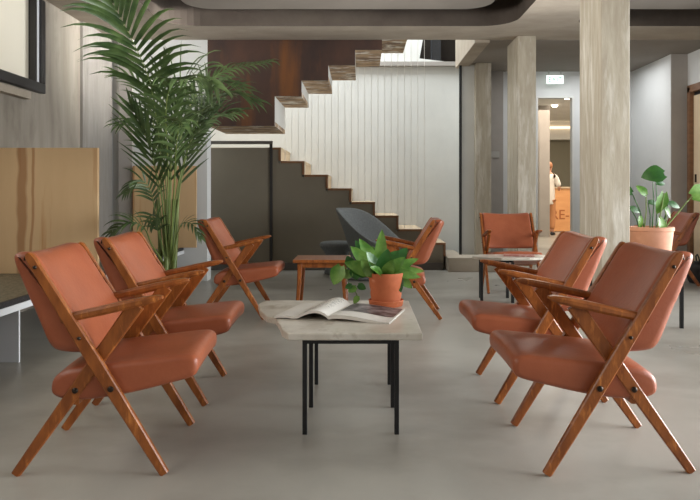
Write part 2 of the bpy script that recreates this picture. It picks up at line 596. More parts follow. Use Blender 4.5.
# taupe wall under the stairs
b = B()
pl = [(1.10 - t, 0)]
for j in range(NS):
    xr, xl = 1.10 - RUN * j, 1.10 - RUN * (j + 1)
    z = .353 + RISE * j - t
    if j == NS - 1:
        xl = -1.15
    pl += [(xr - t, z), (xl - t, z)]
pl += [(-1.15 - t, 0)]
prism(b, pl, 'y', 9.1, 9.13)
struct(obj('wall_understair', b, M['taupe'], None), 'taupe stepped panelling below the stair flight')
pn = struct(thing('door_3', 'flat taupe door below the stair landing', 'door', (-1.45, 9.1, 0)))
boxobj('door_panel', M['taupe'], pn, (-.62, .265, -.02, .02, .10, 1.585))
boxobj('door_header', M['dark_skirt'], pn, (-.62, .30, -.03, .03, 1.635, 1.675))
boxobj('door_post', M['win_frame'], pn, (.265, .30, -.035, .02, .06, 1.635))
struct(boxobj('baseboard_back', M['dark_skirt'], None, (-2.07, 1.06, 9.065, 9.1, 0, .095)))
o = boxobj('stone_step', M['beam'], None, (1.105, 1.74, 8.86, 9.32, 0, .18), bevel=.006)
tag(o, 'low grey concrete step block at the foot of the stairs', 'step')
o = boxobj('stone_step', M['beam'], None, (1.075, 1.36, 9.325, 10.2, 0, .17), bevel=.006)
tag(o, 'second grey concrete slab between stair foot and white pier', 'step')
b = B()
tube(b, [(1.335, 9.40, .17), (1.335, 9.40, 2.71)], .019, 12)
o = obj('steel_pole', b, M['black_metal'], None, smooth=True)
tag(o, 'thin black pole standing from stair foot to ceiling beam', 'pole')

# upper flight: rusted fascia, stepped underside
uf = thing('upper_staircase', 'upper stair flight with rusted steel side and rough board underside', 'staircase', (0, 7.97, 0))
xs = [-.985 + RUN * k for k in range(6)]
zs = [1.765, 2.105, 2.284, 2.459, 2.634, 2.811]
pl = [(-1.748, 3.05), (-1.748, zs[0])]
for k in range(5):
    pl += [(xs[k], zs[k]), (xs[k], zs[k + 1])]
pl += [(xs[5], zs[5]), (xs[5], 3.05)]
b = B()
prism(b, pl, 'y', 0, .03)
obj('side_plate', b, M['rust'], uf)
xl = -1.748
for k in range(6):
    boxobj('soffit_board', M['rough_wood'], uf, (xl, xs[k] + (0 if k < 5 else .0), .03, 1.10, zs[k], zs[k] + .05))
    if k < 5:
        boxobj('riser_back', M['white_wall'], uf, (xs[k] - .02, xs[k], .035, 1.10, zs[k] + .05, zs[k + 1] + .05))
    xl = xs[k]

# cords strung between the flights
cd = thing('stair_cord_screen', 'row of thin white vertical cords rising from the lower stair flight', 'cord screen', (0, 9.13, 0))
for k in range(22):
    x = -.99 + k * .0865
    j = min(NS - 1, max(0, math.ceil((1.10 - x) / RUN) - 1))
    z = .353 + RISE * j
    b = B()
    tube(b, [(x, 0, z), (x, 0, 4.2)], .0032, 6)
    obj('cord', b, M['cable'], cd, smooth=True)

# ------------------------------------------------------------------ bench and panels at the left wall
bn = thing('wall_bench', 'long low terrazzo bench with white edge along the concrete wall', 'bench', (0, 0, 0))
boxobj('bench_top', M['terrazzo'], bn, (LX + .004, -2.03, -2.3, 7.94, .335, .372))
boxobj('edge_strip', M['perforated'], bn, (-2.03, -2.012, -2.3, 7.94, .352, .385))
boxobj('front_rail', M['white_metal'], bn, (-2.03, -2.005, -2.3, 7.94, .312, .351))
for y in (-.3, 1.9, 4.14, 6.3):
    boxobj('leg', M['white_metal'], bn, (LX + .02, -2.02, y - .008, y + .008, 0, .335))
b = B()
box(b, LX + .004, -2.05, 0, .035, .372, 1.352)
o = obj('plywood_panel', b, M['plywood'], None, bevel=.003, loc=(0, 5.45, 0))
tag(o, 'large pale plywood panel with dark grain streak behind the nearest left armchair', 'panel')
b = B()
box(b, -2.565, -1.85, 0, .03, 0.386, 1.305)
box(b, -2.565, -2.04, 0, .03, 0.373, 0.386)
o = obj('plywood_panel', b, M['plywood'], None, bevel=.003, loc=(0, 7.86, 0))
tag(o, 'smaller plywood panel standing behind the palm stems', 'panel')

# ------------------------------------------------------------------ armchair


def inset_profile(prof, d):
    n = len(prof)
    out = []
    area = sum(prof[i][0] * prof[(i + 1) % n][1] - prof[(i + 1) % n][0] * prof[i][1] for i in range(n))
    sg = 1 if area > 0 else -1
    for i in range(n):
        a, p, c = V(prof[i - 1]), V(prof[i]), V(prof[(i + 1) % n])
        t = (c - a)
        nrm = V((-t.y, t.x)).normalized() * sg
        out.append(p + nrm * d)
    return out


def cushion(prof, half, r, nmid=9, warp=None):
    """Loft a closed (x,z) profile across y with rounded ends."""
    st_ = []
    for k in range(5):
        a = R(90 * k / 4)
        st_.append((-half + r - r * math.cos(a), r - r * math.sin(a)))
    ys = [(-half + r + (2 * (half - r)) * k / nmid, 0) for k in range(1, nmid)]
    st_ = st_ + ys + [(-y, d) for y, d in reversed(st_)]
    rings = []
    for y, d in st_:
        pr = inset_profile(prof, d) if d > 1e-6 else [V(p) for p in prof]
        ring = []
        for p in pr:
            q = V((p.x, y, p.y))
            if warp:
                q = warp(q, y / half)
            ring.append(q)
        rings.append(ring)
    b = B()
    loft(b, rings)
    return b


def smooth_closed(pts, it=2):
    for _ in range(it):
        out = []
        n = len(pts)
        for i in range(n):
            a, c = pts[i], pts[(i + 1) % n]
            out.append((a[0] * .75 + c[0] * .25, a[1] * .75 + c[1] * .25))
            out.append((a[0] * .25 + c[0] * .75, a[1] * .25 + c[1] * .75))
        pts = out
    return pts


SEAT = [(-.145, .305), (-.135, .345), (-.09, .372), (.0, .386), (.15, .400), (.28, .413), (.338, .419), (.366, .411), (.377, .388),
        (.372, .350), (.352, .334), (.28, .316), (.15, .285), (.05, .268), (-.03, .260), (-.10, .264), (-.138, .28)]


def post_x(z):
    return .265 - .4775 * z / .79


def leg_x(z):
    return -.265 + .4275 * z / .606


def make_chair(label, loc, rz, lm='leather'):
    t = thing('armchair', label, 'armchair', loc, rz, 'orange-brown leather armchairs with crossed wooden legs')
    prof = smooth_closed(SEAT, 2)

    def crown(q, u):
        k = 1 - u * u
        q.z += .012 * k * max(0, min(1, (q.z - .3) / .08))
        q.x -= .0 * k
        return q
    obj('seat', cushion(prof, .247, .022, 10, crown), M[lm], t, smooth='all')
    # backrest: d = depth, h = height along the tilted panel
    # backrest: (front/rear d, height h) outline; the front follows the posts, the rear is steeper
    zb, zt = .426, .797

    def fx(z):
        return post_x(z) + .024

    def rx(z):
        return -.138 - (z - .44) * .405
    hs = [(fx, zb + .022), (fx, .53), (fx, .64), (fx, .73), (fx, zt - .022)]
    flat = [(f(z), z) for f, z in hs] + [(fx(zt) - .018, zt), (rx(zt) + .02, zt - .006)]
    flat += [(rx(z), z) for z in (zt - .03, .70, .60, .52, zb + .03)] + [(rx(zb) + .02, zb + .004), (fx(zb) - .022, zb)]
    flat = smooth_closed(flat, 2)

    def place(q, u):
        k = 1 - u * u
        f = (q.z - zb) / (zt - zb)
        q.x -= .030 * k
        q.z -= .016 * k * max(0, (f - .5) * 2)
        q.z += .012 * max(0, (abs(u) - .8) / .2) ** 2 * (1 if f < .5 else 0)
        return q
    obj('backrest', cushion(flat, .252, .024, 12, place), M[lm], t, smooth='all')
    for s in (-1, 1):
        y = s * .266
        pts = [(post_x(z), y, z) for z in (.004, .12, .30, .42, .56, .70, .760, .780, .788)]
        b = B()
        bar(b, pts, [.031, .038, .046, .048, .042, .036, .034, .028, .014], .024, (0, 1, 0))
        leg = obj('leg', b, M['teak'], t, smooth=30)
        leg['label'] = 'long raking wooden leg running up to hold the backrest'
        for z in (.31, .49, .74):
            b = B()
            r_ = .0105 if z < .4 else .0065
            lathe(b, [(r_, 0), (r_, .004), (r_ * .7, .0065), (.002, .0075)], 14)
            for v in b.verts:
                x0, y0, z0 = v.co
                v.co = (post_x(z) + x0, y + s * (.0115 + z0), z + y0)
            obj('bolt', b, M['bolt'], leg, smooth=True)
        b = B()
        tx, tz = post_x(.775), .775
        tube(b, [(tx - .020, y, tz - .012), (tx - .017, y, tz + .002), (tx - .010, y, tz + .012)], .0032, 8)
        obj('clip', b, M['bolt'], leg, smooth=True)
        y = s * .240
        pts = [(leg_x(z), y, z) for z in (.004, .12, .30, .43, .53, .600)]
        b = B()
        bar(b, pts, [.031, .038, .046, .050, .054, .056], .024, (0, 1, 0))
        leg = obj('leg', b, M['teak'], t, smooth=30)
        b = B()
        lathe(b, [(.0105, 0), (.0105, .004), (.007, .0075), (.002, .0085)], 14)
        for v in b.verts:
            x0, y0, z0 = v.co
            v.co = (leg_x(.30) + x0, y + s * (.0115 + z0), .30 + y0)
        obj('bolt', b, M['bolt'], leg, smooth=True)
        # armrest: thickness along the vertical plane, broad flat board
        y = s * .252
        b = B()
        A = [(-.100, .553), (-.04, .566), (.04, .583), (.12, .601), (.19, .616), (.235, .625), (.252, .628)]
        bar(b, [(x, y, z) for x, z in A], [.030, .031, .032, .032, .029, .022, .010], [.034, .040, .048, .054, .056, .050, .034], (0, 1, 0), ch=.3)
        obj('armrest', b, M['teak'], t, smooth=40)
    for x, z in ((post_x(.31), .285), (leg_x(.30), .262)):
        b = B()
        bar(b, [(x, -.245, z), (x, .245, z)], [.03, .03], .022, (1, 0, 0))
        obj('stretcher', b, M['teak'], t)
    return t


c0 = make_chair('armchair nearest the camera on the left, in front of the plywood panel', (-.975, 2.735, 0), R(3.5))
dup(c0, (-1.0, 3.55, 0), R(1.5), 'second armchair on the left, between nearest left armchair and the palm')
dup(c0, (-1.03, 5.80, 0), R(0), 'far left armchair in front of the flat taupe door')
dup(c0, (.920, 2.745, 0), R(180), 'armchair nearest the camera on the right, its back to the broad-leaved plant')
dup(c0, (.908, 3.59, 0), R(180), 'second armchair on the right, just behind the nearest right one')
dup(c0, (.385, 5.78, 0), R(176), 'armchair behind the pothos pot, facing the small wooden table')
dup(c0, (1.53, 7.20, 0), R(-90), 'armchair facing the camera in front of the far concrete column')
dup(c0, (3.37, 7.75, 0), R(178), 'armchair beyond the broad-leaved plant, near the blond wood door')

# ------------------------------------------------------------------ marble coffee table
ct = thing('coffee_table', 'broken-edged cream marble coffee table in the middle with black square legs', 'coffee table', (0, 3.3, 0), 0)
outl = [(-.522, 3.765), (-.535, 3.64), (-.495, 3.44), (-.440, 3.275), (-.395, 3.235), (-.362, 3.10), (-.335, 2.96), (-.302, 2.885),
        (-.1, 2.882), (.1, 2.886), (.254, 2.882), (.256, 3.2), (.256, 3.765), (.05, 3.77), (-.2, 3.762), (-.4, 3.775)]
b = B()
prism(b, [(x, y - 3.3) for x, y in outl], 'z', .392, .422)
obj('table_top', b, M['marble'], ct, bevel=.005)
LY = (-.395, -.03, .36)
LXS = (-.233, .148)
hw = .0095
for y in LY:
    for x in LXS:
        boxobj('leg', M['black_metal'], ct, (x - hw, x + hw, y - hw, y + hw, 0, .376), bevel=.0012)
b = B()
for y in LY:
    box(b, LXS[0] - hw, LXS[1] + hw, y - hw, y + hw, .376, .392)
for x in LXS:
    box(b, x - hw, x + hw, LY[0] + hw, LY[1] - hw, .376, .392)
    box(b, x - hw, x + hw, LY[1] + hw, LY[2] - hw, .376, .392)
obj('table_frame', b, M['black_metal'], ct)

# open magazine
mg = thing('magazine', 'open magazine lying on the marble coffee table, dark photograph on one page', 'magazine', (-.147, 3.165, .4222), 0)
u_l, u_r, vs = V((-.252, .055, 0)), V((.272, -.075, 0)), V((.092, .365, 0))


def sheet(side, h_top, n=14, inset=(0, 1, 0, 1), lift=0, low=None):
    b = B()
    u = u_l if side < 0 else u_r
    g = []
    for i in range(n + 1):
        a = inset[0] + (inset[1] - inset[0]) * i / n
        row = []
        for j in range(7):
            c = inset[2] + (inset[3] - inset[2]) * j / 6
            row.append(b.verts.new(u * a + vs * c + V((0, 0, h_top(a, c) + lift))))
        g.append(row)
    for i in range(n):
        for j in range(6):
            b.faces.new((g[i][j], g[i + 1][j], g[i + 1][j + 1], g[i][j + 1]))
    if low:
        g2 = []
        for i in range(n + 1):
            a = inset[0] + (inset[1] - inset[0]) * i / n
            g2.append([b.verts.new(u * a + vs * (j / 6) + V((0, 0, low(a, j / 6)))) for j in range(7)])
        for i in range(n):
            for j in range(6):
                b.faces.new((g2[i][j], g2[i][j + 1], g2[i + 1][j + 1], g2[i + 1][j]))
            for j in (0, 6):
                b.faces.new((g[i][j], g[i + 1][j], g2[i + 1][j], g2[i][j]))
        for j in range(6):
            for i in (0, n):
                b.faces.new((g[i][j], g[i][j + 1], g2[i][j + 1], g2[i][j]))
    return b


def hl(a, c):
    return .012 + .038 * math.sin(PI * min(1, (a + .02) / .62) ** .8) * (.85 + .15 * c) * (1 if a < .6 else 1) if a < .6 else .012 + .0 + .004 * math.sin(PI * (a - .6) / .4)


def hr(a, c):
    return .012 - .007 * a + .018 * math.sin(PI * min(1, (a + .05) / .9) ** .6) * (1 - .3 * c)


obj('page_block', sheet(-1, hl, low=lambda a, c: max(.0005, hl(a, c) - .010 - .002 * (1 - a))), M['page'], mg, smooth=True)
obj('page_block', sheet(1, hr, low=lambda a, c: .0005 + max(0, hr(a, c) - .016) * .9), M['page'], mg, smooth=True)
o = obj('printed_photograph', sheet(1, hr, inset=(.07, .97, .34, .98), lift=.0012), M['photo'], mg, smooth=True)
o['label'] = 'dark rocky photograph printed on the page'
o = obj('printed_drawing', sheet(-1, hl, inset=(.08, .62, .30, .92), lift=.0012), M['print'], mg, smooth=True)
o['label'] = 'small dark marks printed on the page'

# ------------------------------------------------------------------ leaf helper


def leaf(b, base, d, nrm, L, W, bend=.3, fold=.15, shape='heart', n=8):
    base, d, nrm = V(base), V(d).normalized(), V(nrm)
    side = d.cross(nrm).normalized()
    nrm = side.cross(d).normalized()
    rows = []
    for i in range(n + 1):
        t = i / n
        if shape == 'heart':
            w = W / 2 * ((.35 + .65 * (t / .28) ** .6) if t < .28 else max(0, 1 - ((t - .28) / .72) ** 2.1) ** .85)
        elif shape == 'lance':
            w = W / 2 * math.sin(PI * (t * .96 + .03) ** .8) if t < 1 else 0
        else:
            w = W / 2 * (1 - (2 * t - 1) ** 2) ** .45 if 0 < t < 1 else .0
        ang = bend * t
        p = base + d * (L * t * math.cos(ang * .6)) - nrm * (L * t * math.sin(ang))
        back = -.10 * L * (1 if shape == 'heart' and i == 0 else 0)
        up = nrm * (w * fold * 2)
        rows.append((p + side * w + up + d * back, p + side * w * .5 + up * .35, p, p - side * w * .5 + up * .35, p - side * w + up + d * back))
    loft(b, rows, closed=False, caps=False)


def rnd_n(rng, a=.5):
    return V((rng.uniform(-a, a), rng.uniform(-a, a), 1))


# ------------------------------------------------------------------ pothos on the coffee table
PY0 = 3.585
pp = thing('potted_pothos', 'leafy trailing pothos in an orange terracotta pot on the marble table', 'potted plant', (.128, PY0, .4222))
b = B()
lathe(b, [(.074, .0), (.084, .003), (.090, .030), (.087, .034), (.082, .028), (.078, .012), (.02, .010)], 48)
obj('saucer', b, M['terracotta'], pp, smooth=True)
b = B()
lathe(b, [(.02, .0115), (.070, .0115), (.0745, .03), (.080, .062), (.079, .082), (.084, .098), (.0905, .165), (.089, .171), (.0845, .171), (.080, .15), (.02, .148)], 48)
obj('pot', b, M['terracotta'], pp, smooth=35)
b = B()
lathe(b, [(.082, .146), (.05, .158), (.01, .16)], 24)
obj('soil', b, M['soil'], pp, smooth=True)
rng = random.Random(11)
s_ = F / PY0


def loc_p(px, py, dy=0):
    return at(px, py, PY0 + dy) - V((.128, PY0, .4222))


# (base px, tip px, depth, width, dark)
LV = [((380, 268), (382, 230), 0, .060, 0, .05), ((378, 272), (361, 238), .02, .075, 0, .3), ((374, 272), (352, 246), -.02, .07, 0, .3),
      ((372, 273), (346, 262), -.06, .07, 0, .4), ((384, 270), (398, 250), .03, .07, 1, .3), ((388, 272), (418, 257), .02, .05, 0, .4),
      ((390, 273), (424, 268), -.02, .05, 0, .5), ((386, 273), (404, 258), -.07, .06, 0, .4), ((378, 274), (368, 252), -.09, .075, 1, .2),
      ((382, 275), (388, 250), -.08, .08, 1, .25), ((376, 275), (362, 262), -.11, .07, 0, .5), ((386, 276), (392, 262), -.12, .06, 0, .5),
      ((394, 272), (420, 276), -.05, .045, 0, .8), ((396, 274), (412, 288), -.04, .05, 0, .6), ((372, 270), (356, 240), .06, .07, 1, .2),
      ((390, 270), (407, 247), .07, .07, 1, .3), ((366, 274), (352, 270), -.05, .06, 1, .5), ((398, 276), (401, 292), -.06, .04, 1, .3),
      ((382, 276), (374, 266), -.13, .05, 0, .6), ((392, 272), (412, 262), .05, .06, 1, .4), ((380, 270), (372, 246), .05, .06, 0, .2)]
for k, (p0, p1, dy, w_, dk, bd) in enumerate(LV):
    a, c = loc_p(*p0, dy * .4), loc_p(*p1, dy)
    if p0[1] > 266:
        a.z = max(a.z, .165)
    d = c - a
    b = B()
    nrm = V((rng.uniform(-.5, .5), -1.0, rng.uniform(.2, .9)))
    leaf(b, a, d, nrm, d.length * 1.02, w_ * 1.1, bend=bd * .35, fold=.12)
    obj('leaf', b, M['leaf_dark' if dk else 'leaf'], pp, smooth='all')
# trailing vine to the left
vp = [loc_p(*p) for p in ((372, 274), (362, 268), (352, 272), (347, 281), (354, 288), (358, 298))]
b = B()
tube(b, vp, .0026, 6)
obj('vine', b, M['vine'], pp, smooth=True)
vp = [loc_p(*p) for p in ((372, 273), (356, 266), (342, 268), (337, 272))]
b = B()
tube(b, vp, .0026, 6)
obj('vine', b, M['vine'], pp, smooth=True)
for p0, p1, w_, dk in (((341, 266), (333, 285), .075, 0), ((352, 267), (347, 256), .05, 1), ((349, 270), (345, 279), .055, 0), ((354, 268), (357, 280), .055, 1),
                       ((356, 287), (348, 292), .035, 0), ((358, 285), (366, 289), .035, 1), ((358, 296), (354, 304), .03, 0), ((352, 285), (345, 288), .03, 1)):
    a, c = loc_p(*p0, -.01), loc_p(*p1, -.02)
    b = B()
    d = c - a
    leaf(b, a, d, V((rng.uniform(-.3, .3), -1, .4)), d.length, w_ * 1.1, bend=.1, fold=.1)
    obj('leaf', b, M['leaf_dark' if dk else 'leaf'], pp, smooth='all')

# ------------------------------------------------------------------ small wooden table
wt = thing('side_table', 'small square wooden table with splayed legs between the far armchairs', 'side table', (-.325, 5.95, 0))
b = B()
box(b, -.235, .235, -.22, .22, .425, .452)
obj('table_top', b, M['teak'], wt, bevel=.006)
b = B()
box(b, -.20, .20, -.185, -.165, .385, .425)
box(b, -.20, .20, .165, .185, .385, .425)
box(b, -.20, -.18, -.165, .165, .385, .425)
box(b, .18, .20, -.165, .165, .385, .425)
obj('apron', b, M['teak'], wt)
for sx in (-1, 1):
    for sy in (-1, 1):
        b = B()
        bar(b, [(sx * .205, sy * .19, 0.001), (sx * .185, sy * .178, .25), (sx * .178, sy * .172, .425)], [.026, .034, .040], .036, (0, 1, 0))
        obj('leg', b, M['teak'], wt)

# ------------------------------------------------------------------ grey tub chair and footstool


def mushroom(label, name, cat, loc, rz, prof_front, prof_back, n=48):
    """A seat of revolution whose rim height changes from front (+x) to back (-x)."""
    t = thing(name, label, cat, loc, rz)
    rings = []
    for (rf, zf), (rb, zb) in zip(prof_front, prof_back):
        ring = []
        for k in range(n):
            a = 2 * PI * k / n
            f = (math.cos(a) + 1) / 2
            f = f * f * (3 - 2 * f)
            r = rb + (rf - rb) * f
            z = zb + (zf - zb) * f
            ring.append((r * math.cos(a), r * math.sin(a), z))
        rings.append(ring)
    b = B()
    loft(b, rings)
    return t, b


pf = [(.22, .0), (.23, .012), (.20, .10), (.185, .18), (.22, .26), (.34, .34), (.40, .385), (.415, .40), (.405, .412), (.36, .40), (.25, .36), (.08, .35)]
pb = [(.26, .0), (.27, .012), (.24, .10), (.215, .18), (.22, .30), (.30, .56), (.385, .79), (.40, .822), (.385, .832), (.345, .79), (.22, .50), (.08, .36)]
t, b = mushroom('charcoal grey tub lounge chair with a tilted round rim by the stairs', 'lounge_chair', 'lounge chair', (.10, 8.15, 0), R(-28), pf, pb)
obj('shell', b, M['grey_shell'], t, smooth='all', subd=1)
b = B()
lathe(b, [(.02, .40), (.17, .40), (.20, .42), (.19, .445), (.10, .455), (.02, .457)], 32)
for v in b.verts:
    v.co.x += .03
    v.co.z -= .025
obj('seat_pad', b, M['grey_shell'], t, smooth='all')
pf = [(.15, .0), (.16, .012), (.13, .10), (.12, .2), (.15, .28), (.20, .33), (.215, .36), (.205, .39), (.16, .408), (.05, .41)]
t, b = mushroom('low charcoal grey round footstool beside the tub lounge chair', 'footstool', 'footstool', (-.30, 8.62, 0), 0, pf, pf)
obj('shell', b, M['grey_shell'], t, smooth='all', subd=1)

# ------------------------------------------------------------------ marble side table at the back, its magazine
mt = thing('side_table', 'low marble-topped table with black legs in front of the far armchair', 'side table', (1.25, 6.5, 0))
b = B()
prism(b, [(-.215, .02), (-.16, -.10), (.02, -.17), (.28, -.16), (.52, -.08), (.53, .05), (.45, .20), (.15, .235), (-.12, .21)], 'z', .388, .412)
obj('table_top', b, M['marble'], mt, bevel=.004)
for x, y in ((-.13, -.0), (.13, -.13), (.145, .17), (-.11, .18), (.40, -.05), (.40, .12)):
    if x > .3:
        continue
    boxobj('leg', M['black_metal'], mt, (x - .0125, x + .0125, y - .0125, y + .0125, 0, .370))
b = B()
bar(b, [(-.13, 0, .379), (.13, -.13, .379)], [.018, .018], .022, (0, 0, 1))
bar(b, [(-.11, .18, .379), (.145, .17, .379)], [.018, .018], .022, (0, 0, 1))
bar(b, [(-.13, 0, .379), (-.11, .18, .379)], [.018, .018], .022, (0, 0, 1))
bar(b, [(.13, -.13, .379), (.145, .17, .379)], [.018, .018], .022, (0, 0, 1))
obj('table_frame', b, M['black_metal'], mt)
b = B()
box(b, -.14, .14, -.10, .10, 0, .008)
o = obj('magazine', b, M['red_paper'], None, loc=(1.48, 6.56, .4125))
o.rotation_euler = (0, 0, R(-12))
tag(o, 'closed reddish magazine lying on the far marble-topped table', 'magazine')

# ------------------------------------------------------------------ broad-leaved plant on the right side table
rt = thing('side_table', 'black-legged side table right of the nearer concrete column, carrying the pale pot', 'side table', (2.225, 5.47, 0), R(-9))
b = B()
box(b, -.225, .215, -.30, .30, .392, .418)
obj('table_top', b, M['brown_wood'], rt, bevel=.004)
for x in (-.19, .19):
    for y in (-.265, .265):
        boxobj('leg', M['black_metal'], rt, (x - .0125, x + .0125, y - .0125, y + .0125, 0, .375))
b = B()
for y in (-.265, .265):
    box(b, -.2025, .2025, y - .0125, y + .0125, .375, .392)
for x in (-.19, .19):
    box(b, x - .0125, x + .0125, -.2525, .2525, .375, .392)
obj('table_frame', b, M['black_metal'], rt)
PM = V((2.255, 5.45, .4185))
mp_ = thing('potted_monstera', 'broad-leaved green plant in a pale pink clay pot beside the concrete column', 'potted plant', PM)
b = B()
lathe(b, [(.05, .0), (.128, .0), (.136, .012), (.165, .285), (.172, .290), (.172, .316), (.166, .320), (.152, .318), (.150, .28), (.03, .275)], 48)
obj('pot', b, M['pink_clay'], mp_, smooth=35)
b = B()
lathe(b, [(.150, .276), (.08, .292), (.01, .295)], 24)
obj('soil', b, M['soil'], mp_, smooth=True)


def loc_m(px, py, dy=0):
    return at(px, py, PM.y + dy) - PM


# stem tips and leaf: (stem foot px, stem top px, leaf tip px, width, depth, dark)
MV = [((652, 231), (653, 182), (638, 172), .20, -.02, 1, (660, 170)),
      ((644, 231), (646, 195), (639, 186), .08, .03, 0, None), ((656, 231), (664, 193), (660, 212), .10, -.05, 0, None),
      ((662, 232), (692, 196), (712, 190), .16, -.05, 0, None), ((645, 232), (632, 193), (622, 188), .09, .05, 1, None),
      ((660, 231), (668, 203), (680, 206), .06, .03, 1, None), ((650, 231), (648, 202), (658, 203), .05, .05, 1, None),
      ((662, 233), (660, 218), (665, 233), .07, -.12, 0, None), ((640, 232), (640, 216), (642, 228), .05, -.10, 0, None),
      ((640, 232), (630, 208), (640, 211), .06, .06, 1, None), ((666, 230), (664, 205), (672, 216), .045, .02, 0, None),
      ((656, 231), (656, 183), (663, 183), .05, .03, 1, None)]
for p0, p1, p2, w_, dy, dk, far in MV:
    a, m_, c = loc_m(*p0, dy * .5), loc_m(*p1, dy), loc_m(*p2, dy)
    a.z = .285
    mid = (a + m_) / 2 + V((.01, .0, .01))
    b = B()
    tube(b, [a, mid, m_], [.006, .005, .004], 8)
    stem_o = obj('stem', b, M['vine'] if not dk else M['leaf_dark'], mp_, smooth=True)
    b = B()
    if far:
        l0 = m_ + V((.10, 0, .03))
        leaf(b, loc_m(664, 174, dy), V((-1, -.15, .06)), V((.1, -.85, .6)), .165, .165, bend=.4, fold=.06)
    else:
        d = c - m_
        leaf(b, m_, d, V((.2, -1, .5)), max(d.length, .07) * 1.15, w_, bend=.25, fold=.1)
    obj('leaf', b, M['leaf_dark'] if dk else M['leaf'], mp_, smooth='all')

# ------------------------------------------------------------------ palm
PB = V((-1.56, 5.62, 0))
pa = thing('potted_palm', 'tall feathery palm in a clay pot behind the left armchairs', 'potted plant', PB)
b = B()
lathe(b, [(.03, .0), (.125, .0), (.135, .012), (.175, .33), (.185, .335), (.185, .37), (.178, .375), (.166, .372), (.162, .33), (.03, .325)], 48)
obj('pot', b, M['pink_clay'], pa, smooth=35)
b = B()
lathe(b, [(.162, .326), (.08, .345), (.01, .35)], 24)
obj('soil', b, M['soil'], pa, smooth=True)


def catmull(pts, m=8):
    P = [pts[0] * 2 - pts[1]] + list(pts) + [pts[-1] * 2 - pts[-2]]
    out = []
    for i in range(1, len(P) - 2):
        for k in range(m):
            t = k / m
            p0, p1, p2, p3 = P[i - 1:i + 3]
            out.append(.5 * ((2 * p1) + (p2 - p0) * t + (2 * p0 - 5 * p1 + 4 * p2 - p3) * t * t + (3 * p1 - p0 - 3 * p2 + p3) * t ** 3))
    out.append(pts[-1])
    return out


def frond(pix, L, n, start, droop, seed, nrm=V((0, -1, .4)), wl=.026, ang=50, left=1):
    rg = random.Random(seed)
    pts = [at(x, y, PB.y + dy) - PB for x, y, dy in pix]
    sp = catmull(pts, 8)
    ln = [0]
    for a, c in zip(sp, sp[1:]):
        ln.append(ln[-1] + (c - a).length)
    tot = ln[-1]

    def ev(s):
        d = s * tot
        for i in range(len(ln) - 1):
            if ln[i + 1] >= d:
                t = (d - ln[i]) / max(1e-6, ln[i + 1] - ln[i])
                return sp[i].lerp(sp[i + 1], t), (sp[i + 1] - sp[i]).normalized()
        return sp[-1], (sp[-1] - sp[-2]).normalized()
    b = B()
    tube(b, [ev(k / 24)[0] for k in range(25)], [.0085 - .007 * k / 24 for k in range(25)], 6)
    fr = obj('stem', b, M['palm_stem'], pa, smooth=True)
    b = B()
    for i in range(n):
        u = i / (n - 1)
        s = start + (1 - start) * u
        p, t = ev(s)
        side = t.cross(nrm).normalized()
        nn = side.cross(t).normalized()
        for sg in (-1, 1):
            l_ = L * (.55 + .45 * math.sin(PI * min(1, u * .85 + .18))) * rg.uniform(.88, 1.08)
            an = R((ang - 22 * u) * (left if sg < 0 else 1) + rg.uniform(-5, 5))
            d = (t * math.cos(an) + side * sg * math.sin(an) + nn * .18).normalized()
            w0 = wl * rg.uniform(.85, 1.1)
            rows = []
            q = p.copy()
            dd = d.copy()
            K = 6
            wv = dd.cross(nn).normalized()
            for k in range(K + 1):
                f = k / K
                w_ = w0 * math.sin(PI * (.10 + .88 * f) ** .75) * .5 if k < K else .0008
                up = wv.cross(dd).normalized()
                rows.append((q + wv * w_ + up * w_ * .35, q, q - wv * w_ + up * w_ * .35))
                dd = (dd + V((0, 0, -1)) * droop * (f + .15) * (1 + .4 * rg.random())).normalized()
                wv = (wv - dd * wv.dot(dd)).normalized()
                q = q + dd * (l_ / K)
            loft(b, rows, closed=False, caps=False)
    fo = obj('frond', b, M['palm'], fr, smooth='all')


